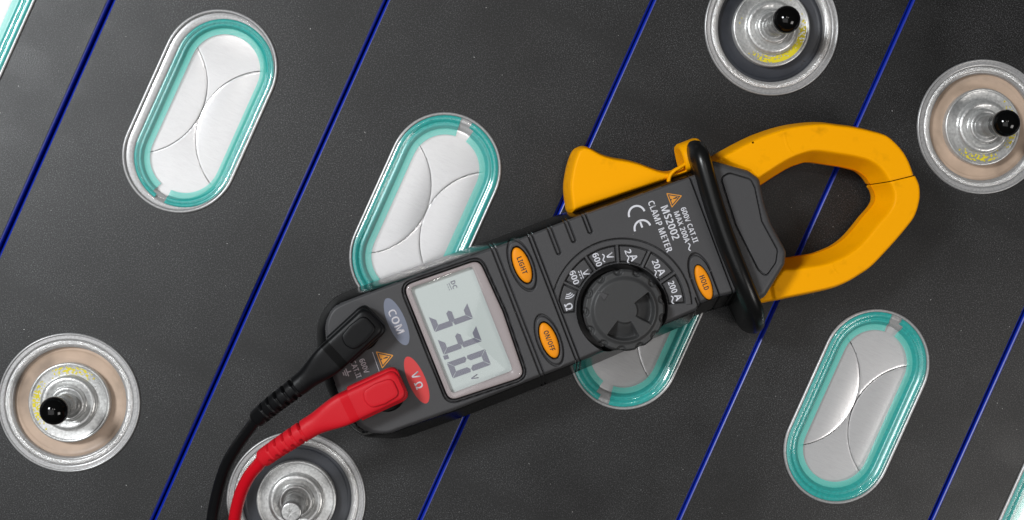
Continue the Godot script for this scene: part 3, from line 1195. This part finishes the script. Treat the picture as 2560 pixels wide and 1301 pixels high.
func dial(root: Node3D) -> void:
	var st := start()
	var nr := 64
	var na := 240
	var R := 12.95
	var loops := []
	loops.append(circle(12.2, 20.2, na))
	loops.append(circle(12.35, 32.6, na))
	for k in nr:
		var r := R * (1.0 - k / (nr - 1.0)) + 0.01
		var l := PackedVector3Array()
		for i in na:
			var t := TAU * i / na
			l.append(Vector3(cos(t) * r, dial_h(r, t), sin(t) * r))
		# scallops draw the rim in
		if k < 6:
			for i in na:
				var t := TAU * i / na
				var w := fposmod(rad_to_deg(t) + 9.0, 27.7) - 13.85
				var f := clampf(1.0 - absf(w) / 5.2, 0.0, 1.0)
				var rr: float = minf(r, R - 0.34 * smoothstep(0.0, 1.0, f))
				l[i] = Vector3(cos(t) * rr, l[i].y, sin(t) * rr)
		loops.append(l)
	skin(st, loops)
	var d := obj("dial", st, M.dial_plastic, root)
	var tri_ := cw(PackedVector2Array([Vector2(-5.9, -9.0), Vector2(-3.2, -6.7), Vector2(-5.1, -5.4)]))
	st = start()
	loft(st, tri_, [[-0.12, 36.0], [0.0, 36.3], [0.14, 36.42]], true, false, true)
	obj("pointer", st, M.black_plastic, d)

func circle(r: float, h: float, n: int) -> PackedVector3Array:
	var l := PackedVector3Array()
	for i in n:
		l.append(Vector3(cos(TAU * i / n) * r, h, sin(TAU * i / n) * r))
	return l

func dial_h(r: float, t: float) -> float:
	var h := 36.1
	if r > 9.4:
		h -= 0.9 * smoothstep(9.4, 11.0, r) + 0.25 * (r - 9.4) / 3.5
	h -= 1.2 * smoothstep(12.2, 12.96, r)
	# round dents at the rim
	var w := fposmod(rad_to_deg(t) + 9.0, 27.7) - 13.85
	var x := deg_to_rad(w) * r
	var dd := sqrt(x * x + (r - 12.6) * (r - 12.6))
	h -= 1.5 * clampf((1.45 - dd) / 0.25, 0.0, 1.0) * (0.55 + 0.45 * clampf(dd / 1.5, 0.0, 1.0))
	# two finger pits
	for c in [16.0, 114.5]:
		var da := wrapf(rad_to_deg(t) - c, -180.0, 180.0)
		var half := 33.0 + (9.4 - r) * 0.3
		var side := (half - absf(da)) * PI / 180.0 * r
		var ins := minf(side, minf(r - 3.7, 9.5 - r))
		if ins > 0.0:
			h -= clampf(ins / 0.55, 0.0, 1.0) * (0.7 + 2.9 * smoothstep(3.4, 9.0, r))
	return h

func plate(st: SurfaceTool, side: PackedVector2Array, stations: Array, bow: Callable) -> void:
	# a flange: outline in the (v, height) plane, stations of [u, inset], moved along u by bow(v)
	side = cw(side)
	var loops := []
	for s in stations:
		var l := PackedVector3Array()
		for q in inset(side, s[1]):
			l.append(Vector3(s[0] + bow.call(q.x), -q.y, q.x))
		loops.append(l)
	loops.reverse()
	skin(st, loops)
	for e in [0, loops.size() - 1]:
		var l: PackedVector3Array = loops[e]
		var c := Vector3(0, 18, -9)
		for q in l:
			c.x = q.x
		st.set_smooth_group(40 + e)
		for i in l.size():
			var t: Array = [c, l[i], l[(i + 1) % l.size()]] if e > 0 else [c, l[(i + 1) % l.size()], l[i]]
			for q in t:
				st.add_vertex(q * S)

func head(root: Node3D) -> void:
	# finger guard: a rounded flange, drawn in (v, -height)
	var bow := func(v: float) -> float: return 0.0022 * (v + 8.0) * (v + 8.0) - 0.4
	var side := spline(arr([-41.6, -10.0, -41.9, -20.0, -41.7, -27.0, -40.3, -32.2, -36.8, -35.2, -31.0, -36.2, -20.0, -36.5, -8.0, -36.5, 4.0, -36.0, 12.5, -34.2, 19.0, -30.0, 23.6, -22.5, 26.0, -12.0, 25.6, -4.5, 21.0, -1.2, 10.0, -1.0, -10.0, -1.0, -30.0, -1.0, -38.0, -1.5, -41.0, -4.0]), 5)
	var st := start()
	plate(st, side, [[35.9, 5.0], [36.0, 3.4], [36.35, 2.0], [37.0, 0.9], [37.9, 0.25], [38.9, 0.0], [39.9, 0.1], [40.8, 0.6], [41.5, 1.5], [41.9, 2.8], [42.0, 5.0]], bow)
	obj("finger_guard", st, M.black_gloss, root)
	# yellow half of the guard behind its upper end
	st = start()
	var tip := spline(arr([-42.3, -15.0, -42.4, -19.0, -41.6, -23.6, -39.0, -26.4, -35.4, -26.8, -33.4, -25.0, -32.6, -18.0, -34.0, -13.2, -38.0, -12.2, -41.4, -13.0]), 5)
	plate_about(st, tip, [[34.7, 1.2], [34.9, 0.4], [35.5, 0.0], [40.8, 0.0], [41.6, 0.3], [42.2, 1.2]], bow, Vector3(0, 20, -38))
	obj("guard_backing", st, M.orange, root)
	# hinge block between guard and jaws
	st = start()
	var nose := rounded(arr([40.0, -33.5, 44.5, -33.6, 54.2, -26.6, 56.6, -23.0, 55.4, -15.0, 55.2, -8.0, 56.6, 2.2, 54.6, 6.0, 44.9, 13.4, 40.0, 14.0]), 3.0, 6)
	var panel := rounded(arr([44.6, -27.6, 47.6, -28.0, 53.3, -23.6, 53.6, -20.8, 51.9, -10.0, 53.4, 0.6, 51.5, 4.0, 47.0, 7.0, 45.6, 4.0, 43.8, -12.0]), 2.0, 5)
	var nose_top := func(d: float, u: float, v: float) -> float:
		var h := pw(d, [0.0, 0.25, 0.8, 1.6, 2.4], [27.0, 28.3, 29.3, 29.85, 30.0])
		if d > 1.0:
			h -= 1.2 * clampf((0.36 - Vector2(u, v).distance_to(nearest(panel, Vector2(u, v)))) / 0.16, 0.0, 1.0)
		return h
	var nb := pillow("hinge_block", nose, nose_top, 0.22, [[2.5, 2.0], [0.6, 4.5], [0.0, 12.0], [0.0, 27.05]], M.black_plastic, root)
	st = start()
	loft(st, panel, [[0.12, 28.6], [0.12, 29.95], [0.22, 30.06], [0.4, 30.08]], true, false, true)
	obj("cover_panel", st, M.black_plastic, nb)
	jaws(root)
	# trigger lever
	st = start()
	var tr := PackedVector2Array(arr([-3.3, -33.6]))
	tr.append_array(spline(arr([-3.6, -35.4, -2.6, -39.9, -1.2, -43.8, 1.6, -48.5, 4.4, -51.9, 6.2, -53.1, 8.3, -53.1, 10.2, -51.8, 13.0, -48.6, 16.1, -46.2, 19.7, -44.1, 23.0, -41.8, 26.2, -39.0, 28.6, -37.0, 31.3, -35.5, 34.5, -34.9, 37.5, -35.0]), 4, false))
	tr.append_array(PackedVector2Array(arr([37.5, -32.0, 28.0, -32.4, 18.4, -32.9, 8.9, -33.3, 0.5, -33.7])))
	var crown := func(d: float, u: float, v: float) -> float:
		return pw(d, [0.0, 0.35, 0.9, 1.3, 1.8], [16.0, 20.5, 23.8, 24.6, 24.8])
	var lever := pillow("trigger_lever", tr, crown, 0.25, [[2.0, 6.0], [0.6, 8.0], [0.0, 11.0], [0.0, 16.05]], M.orange, root)
	var path := PackedVector3Array()
	var sizes := PackedVector3Array()
	for q in spline(arr([29.0, -31.9, 30.2, -33.8, 32.0, -34.9, 34.4, -35.3, 37.6, -36.0]), 6, false):
		path.append(Vector3(q.x, 24.9, q.y))
		sizes.append(Vector3(0.62, 1.3, 2.6))
	st = start()
	sweep(st, path, sizes, 16)
	obj("lever_lip", st, M.orange, lever)

func plate_about(st: SurfaceTool, side: PackedVector2Array, stations: Array, bow: Callable, mid: Vector3) -> void:
	side = cw(side)
	var loops := []
	for s in stations:
		var l := PackedVector3Array()
		for q in inset(side, s[1]):
			l.append(Vector3(s[0] + bow.call(q.x), -q.y, q.x))
		loops.append(l)
	loops.reverse()
	skin(st, loops)
	for e in [0, loops.size() - 1]:
		var l: PackedVector3Array = loops[e]
		var c := mid
		c.x = l[0].x
		st.set_smooth_group(40 + e)
		for i in l.size():
			var t: Array = [c, l[i], l[(i + 1) % l.size()]] if e > 0 else [c, l[(i + 1) % l.size()], l[i]]
			for q in t:
				st.add_vertex(q * S)

func jaws(root: Node3D) -> void:
	# outlines at the widest level; upper jaw first, then the fixed lower one
	var up_out := spline(arr([40.0, -32.5, 47.0, -34.2, 52.2, -35.0, 60.0, -35.9, 66.6, -36.1, 74.6, -35.4, 83.9, -33.0, 90.0, -30.0, 95.0, -27.3, 100.0, -24.0, 103.6, -21.2, 105.6, -18.0, 107.2, -14.0, 107.9, -10.0, 107.9, -4.9]), 4, false)
	var up_in := spline(arr([94.9, -6.6, 94.2, -9.4, 92.4, -12.2, 90.0, -14.1, 87.2, -15.9, 84.0, -17.7, 80.8, -19.5, 78.5, -20.7, 76.2, -21.4, 71.5, -21.6, 67.0, -21.0, 62.0, -20.0, 56.0, -19.0, 44.0, -19.0]), 4, false)
	var lo_out := spline(arr([108.4, -4.5, 108.5, -1.0, 107.5, 2.4, 106.2, 4.8, 104.5, 7.1, 102.1, 9.4, 97.0, 12.4, 92.0, 15.0, 85.3, 18.2, 82.0, 19.4, 78.8, 20.1, 75.5, 20.7, 72.1, 21.0, 67.7, 20.8, 60.0, 19.6, 54.5, 18.6, 47.2, 17.4, 40.0, 16.4]), 4, false)
	var lo_in := spline(arr([43.0, 1.0, 52.0, 3.0, 56.0, 4.9, 60.0, 6.3, 64.2, 7.2, 68.5, 8.1, 72.2, 8.3, 76.0, 8.1, 79.8, 7.2, 82.6, 6.0, 85.4, 4.5, 89.0, 2.4, 92.5, 0.6, 94.6, -1.2, 95.2, -3.6, 94.8, -6.3]), 4, false)
	var step_up := PackedVector2Array(arr([49.6, -40.0, 49.6, -32.6, 51.2, -30.4, 54.2, -27.8, 56.4, -25.8, 58.6, -20.0, 58.6, -10.0]))
	var step_lo := PackedVector2Array(arr([48.6, 24.0, 49.2, 14.8, 49.8, 12.0, 52.0, 10.0, 56.0, 7.6, 58.4, 3.0, 58.4, 0.0]))
	for which in 2:
		var poly := PackedVector2Array()
		if which == 0:
			poly.append_array(up_out)
			poly.append_array(up_in)
		else:
			poly.append_array(lo_in)
			poly.append_array(lo_out)
		var step := step_up if which == 0 else step_lo
		var line := spline(Array(arr([71.0, -33.4, 70.5, -29.0, 71.3, -26.4]) if which == 0 else arr([71.0, 9.2, 70.7, 13.1, 71.3, 16.0])), 5, false)
		var top := func(d: float, u: float, v: float) -> float:
			# wall to the inside slopes, wall to the outside is steeper; both end in a crisp edge under a flat top
			var p := Vector2(u, v)
			var di := line_d(up_in if which == 0 else lo_in, p)
			var do := line_d(up_out if which == 0 else lo_out, p)
			var h := minf(pw(di, [0.0, 3.0, 3.5, 4.0], [11.5, 20.2, 21.2, 21.5]), pw(do, [0.0, 0.35, 1.1, 1.5, 2.0], [12.0, 16.5, 20.6, 21.3, 21.5]))
			var cut := absf((v + 4.9) * 0.99 - (u - 107.9) * 0.136) if which == 0 else absf((v + 4.5) * 0.99 - (u - 108.4) * 0.136)
			if u > 92.0 and cut < 0.4:
				h -= 0.25 - cut * 0.6
			if u < 62.0:
				var s := line_side(step, Vector2(u, v), which == 0)
				h -= 1.3 * clampf(0.5 - s / 0.9, 0.0, 1.0)
			if u > 68.0 and u < 74.0:
				var x := line_d(line, Vector2(u, v))
				h += 0.10 * clampf((0.35 - x) / 0.3, 0.0, 1.0)
			return h
		var j := pillow("jaw", poly, top, 0.3, [[3.0, 3.0], [1.3, 4.2], [0.4, 6.5], [0.0, 9.0], [0.0, 12.05]], M.orange, root)
		j.set_meta("label", "upper moving jaw" if which == 0 else "lower fixed jaw")

func line_d(l: PackedVector2Array, p: Vector2) -> float:
	var best := 1e9
	for i in l.size() - 1:
		best = minf(best, p.distance_to(Geometry2D.get_closest_point_to_segment(p, l[i], l[i + 1])))
	return best

func edge_d(a: PackedVector2Array, b: PackedVector2Array, p: Vector2) -> float:
	return minf(line_d(a, p), line_d(b, p))

func line_side(l: PackedVector2Array, p: Vector2, flip: bool) -> float:   # positive towards the arm
	var best := 1e9
	var side := 1.0
	for i in l.size() - 1:
		var d := p.distance_to(Geometry2D.get_closest_point_to_segment(p, l[i], l[i + 1]))
		if d < best - 1e-5:
			best = d
			side = signf((l[i + 1] - l[i]).cross(p - l[i]))
	return best * (-side if flip else side)

func dense(poly: PackedVector2Array, step: float) -> PackedVector2Array:
	var out := PackedVector2Array()
	for i in poly.size():
		var a := poly[i]
		var b := poly[(i + 1) % poly.size()]
		var l := a.distance_to(b)
		if l < 0.12:
			continue
		var n := maxi(1, int(l / step))
		for k in n:
			out.append(a.lerp(b, float(k) / n))
	return out

# ------------------------------------------------------------------ test leads
func build_leads() -> void:
	lead("black_test_lead", "black test lead plugged into the meter beside the grey oval", [Vector3(-45.0, 34.6, 16.6), Vector3(-50.5, 34.6, 21.7), Vector3(-57.6, 34.6, 28.2), Vector3(-63.0, 34.2, 33.0), Vector3(-67.8, 33.6, 37.2)],
		[Vector3(-67.4, 33.6, 36.8), Vector3(-70.4, 33.2, 39.2), Vector3(-74.4, 32.0, 42.3), Vector3(-78.2, 30.0, 45.4), Vector3(-82.4, 27.2, 49.2)],
		[Vector3(-81.8, 27.6, 48.6), Vector3(-84.6, 24.6, 52.4), Vector3(-89.4, 19.5, 59.0), Vector3(-93.2, 15.5, 65.2), Vector3(-95.8, 12.2, 71.6), Vector3(-97.8, 9.5, 78.2), Vector3(-99.2, 7.2, 84.5), Vector3(-100.6, 4.4, 94.0), Vector3(-101.4, 2.6, 110.0), Vector3(-101.5, 2.15, 150.0), Vector3(-101.0, 2.15, 170.0)],
		M.black_rubber, M.black_band, M.black_cable)
	lead("red_test_lead", "red test lead plugged into the meter beside the red oval", [Vector3(-37.0, 34.6, 37.0), Vector3(-44.0, 34.6, 40.2), Vector3(-53.0, 34.6, 44.4), Vector3(-59.2, 34.2, 47.5), Vector3(-65.4, 33.4, 51.0)],
		[Vector3(-65.0, 33.4, 50.8), Vector3(-68.4, 32.8, 53.0), Vector3(-72.2, 31.6, 55.6), Vector3(-76.2, 29.8, 58.4), Vector3(-80.6, 27.2, 61.8)],
		[Vector3(-80.0, 27.6, 61.3), Vector3(-82.2, 25.6, 64.1), Vector3(-85.3, 22.6, 68.0), Vector3(-88.0, 19.4, 73.0), Vector3(-89.9, 16.4, 78.4), Vector3(-91.2, 13.6, 84.0), Vector3(-92.4, 8.8, 94.0), Vector3(-92.6, 4.2, 110.0), Vector3(-92.0, 2.15, 135.0), Vector3(-90.0, 2.15, 170.0)],
		M.red_plastic, M.red_gloss, M.red_cable)

func curve3(pts: Array, step: float) -> PackedVector3Array:
	var c := Curve3D.new()
	for i in pts.size():
		var a: Vector3 = pts[maxi(i - 1, 0)]
		var b: Vector3 = pts[mini(i + 1, pts.size() - 1)]
		var t := (b - a) / 6.0
		c.add_point(pts[i], -t, t)
	c.bake_interval = 0.2
	var out := PackedVector3Array()
	var n := int(c.get_baked_length() / step)
	for i in n + 1:
		out.append(c.sample_baked(c.get_baked_length() * i / n, true))
	return out

func lead(called: String, label: String, head_pts: Array, relief_pts: Array, cable_pts: Array, m: Material, gloss: Material, cable: Material) -> void:
	var root := node(called, self)
	tag(root, label, "test lead", "test leads plugged into the meter")
	# plug: flat head that narrows to a round neck
	var path := curve3(head_pts, 0.3)
	var n := path.size()
	var sizes := PackedVector3Array()
	var total := 0.0
	var at := PackedFloat32Array([0.0])
	for i in range(1, n):
		total += path[i].distance_to(path[i - 1])
		at.append(total)
	for i in n:
		var s := at[i]
		var f := s / total
		var hw := 4.95
		var hh := 4.1
		var e := 5.5
		if s < 2.6:
			hw = 4.95 * (0.66 + 0.34 * sqrt(maxf(0.0, 1.0 - pow(1.0 - s / 2.6, 2.0))))
			hh = 4.1 - 0.5 * pow(1.0 - s / 2.6, 2.0)
		if f > 0.6:
			var k := smoothstep(0.6, 1.0, f)
			hw = lerpf(4.95, 3.35, k)
			e = lerpf(5.5, 2.3, smoothstep(0.55, 0.95, f))
			hh = lerpf(4.1, 3.3, k)
		sizes.append(Vector3(hw, hh, e))
	var st := start()
	sweep(st, path, sizes, 56)
	var plug := obj("plug", st, m, root)
	# lower flange of the head
	st = start()
	var fl_path := PackedVector3Array()
	var fl_size := PackedVector3Array()
	for i in n:
		if at[i] < total * 0.5:
			fl_path.append(path[i] + Vector3(0, -0.6, 0) + (path[0] - path[1]).normalized() * 0.55 * clampf(1.0 - at[i] / 3.0, 0.0, 1.0))
			fl_size.append(sizes[i] + Vector3(0.75, -1.2, 0.5))
	sweep(st, fl_path, fl_size, 48)
	obj("plug_flange", st, m, plug)
	# thumb pad on top: straight at the tip, round towards the cable
	var d3 := (path[int(n * 0.4)] - path[0]).normalized()
	var d := Vector2(d3.x, d3.z).normalized()
	var sd := Vector2(-d.y, d.x)
	var c := Vector2(path[0].x, path[0].z)
	var pad := PackedVector2Array()
	for q in rounded(arr([1.6, -2.9, 1.6, 2.9, 7.0, 3.5, 11.4, 2.9, 12.3, 0.0, 11.4, -2.9, 7.0, -3.5]), 2.2, 6):
		pad.append(c + d * q.x + sd * q.y)
	st = start()
	pad = cw(pad)
	var y := path[0].y + 4.1
	loft(st, pad, [[-0.1, y - 0.4], [0.0, y + 0.3], [0.12, y + 0.5], [0.35, y + 0.6], [1.2, y + 0.62]], true, false)
	obj("thumb_pad", st, m, plug)
	# polished band across the plug and the dished grip behind it
	st = start()
	var bp := PackedVector3Array()
	var bs := PackedVector3Array()
	for i in n:
		if absf(at[i] - total * 0.545) < 1.5:
			bp.append(path[i])
			bs.append(sizes[i] + Vector3(0.05, 0.05, 0))
	sweep(st, bp, bs, 56)
	obj("polished_band", st, gloss, plug)
	# strain relief: ribs cut by alternating slots
	path = curve3(relief_pts, 0.22)
	n = path.size()
	sizes = PackedVector3Array()
	at = PackedFloat32Array([0.0])
	total = 0.0
	for i in range(1, n):
		total += path[i].distance_to(path[i - 1])
		at.append(total)
	for i in n:
		var r := lerpf(3.4, 2.95, at[i] / total)
		if total - at[i] < 1.2:
			r *= 0.84 + 0.16 * sqrt(maxf(0.0, 1.0 - pow(1.0 - (total - at[i]) / 1.2, 2.0)))
		sizes.append(Vector3(r, r, 2.2))
	var slots := func(i: int, t: float) -> float:
		var s: float = at[i]
		var f := 1.0
		for k in 5:
			var x := absf(s - (2.6 + k * 3.1))
			f -= 0.14 * clampf((0.32 - x) / 0.15, 0.0, 1.0)
			for side in 2:
				# the deep cut sits now on one flank, now on the other, half a pitch apart
				var xs := absf(s - (2.6 + k * 3.1 + side * 1.55))
				var dirn := 0.0 if side == 0 else PI
				var da := absf(wrapf(t - dirn, -PI, PI))
				f -= 0.40 * clampf((0.52 - xs) / 0.15, 0.0, 1.0) * clampf((1.15 - da) / 0.15, 0.0, 1.0)
		return f
	st = start()
	sweep(st, path, sizes, 72, slots)
	obj("strain_relief", st, m, root)
	# cable
	path = curve3(cable_pts, 1.0)
	sizes = PackedVector3Array()
	for i in path.size():
		sizes.append(Vector3(2.02, 2.02, 2.0))
	st = start()
	sweep(st, path, sizes, 28)
	obj("cable", st, cable, root)

# ------------------------------------------------------------------ dust
func build_dust() -> void:
	mat("dust", lin(0.30, 0.295, 0.29), 0.9)
	var rng := RandomNumberGenerator.new()
	rng.seed = 4242
	var st := start()
	var a := Vector2(cos(CELL_ANGLE), sin(CELL_ANGLE))
	var b := Vector2(-sin(CELL_ANGLE), cos(CELL_ANGLE))
	var meter: Transform3D = (get_node("clamp_meter") as Node3D).transform
	for k in 520:
		var at := Vector2(rng.randf_range(-190, 190), rng.randf_range(-105, 105))
		var r := 0.05 + 0.11 * pow(rng.randf(), 3.0)
		var h := 0.0
		if k < 430:
			var c := Vector2(fposmod(at.dot(a) + 155.6975, PITCH) - PITCH / 2.0, at.dot(b) + 2.5754)
			if absf(c.x) > 39.0 or (absf(c.x) < 20.0 and absf(c.y) < 36.5) or absf(c.length() - 0.0) < 1.0 or minf(c.distance_to(Vector2(0, TERM)), c.distance_to(Vector2(0, -TERM))) < 24.5:
				continue
		else:
			var m := Vector2(rng.randf_range(-88, 34), rng.randf_range(-31, 6))
			if m.length() < 23.5 or (m.x > -64.5 and m.x < -33.0) or absf(m.x + 25.0) < 7.0 or (m.x < -63.0 and m.y > -22.0) or m.x > 23.0 or m.y < -24.0:
				continue
			var w := meter * p3(m.x, TOP, m.y) / S
			at = Vector2(w.x, w.z)
			h = TOP
			r *= 0.8
		var l := r * rng.randf_range(1.0, 2.6)
		var t := rng.randf_range(0, TAU)
		var d := Vector2(cos(t), sin(t))
		var n := Vector2(-d.y, d.x)
		var top := Vector3(at.x, h + r * 0.9, at.y)
		var ring := []
		for q in [at + d * l, at + n * r, at - d * l, at - n * r]:
			ring.append(Vector3(q.x, h + 0.005, q.y))
		for i in 4:
			for q in [top, ring[i], ring[(i + 1) % 4]]:
				st.add_vertex(q * S)
	var o := obj("dust", st, M.dust, self)
	o.set_meta("kind", "stuff")
	o.set_meta("label", "fine pale dust specks scattered over the cell tops and the meter")
	o.set_meta("category", "dust")
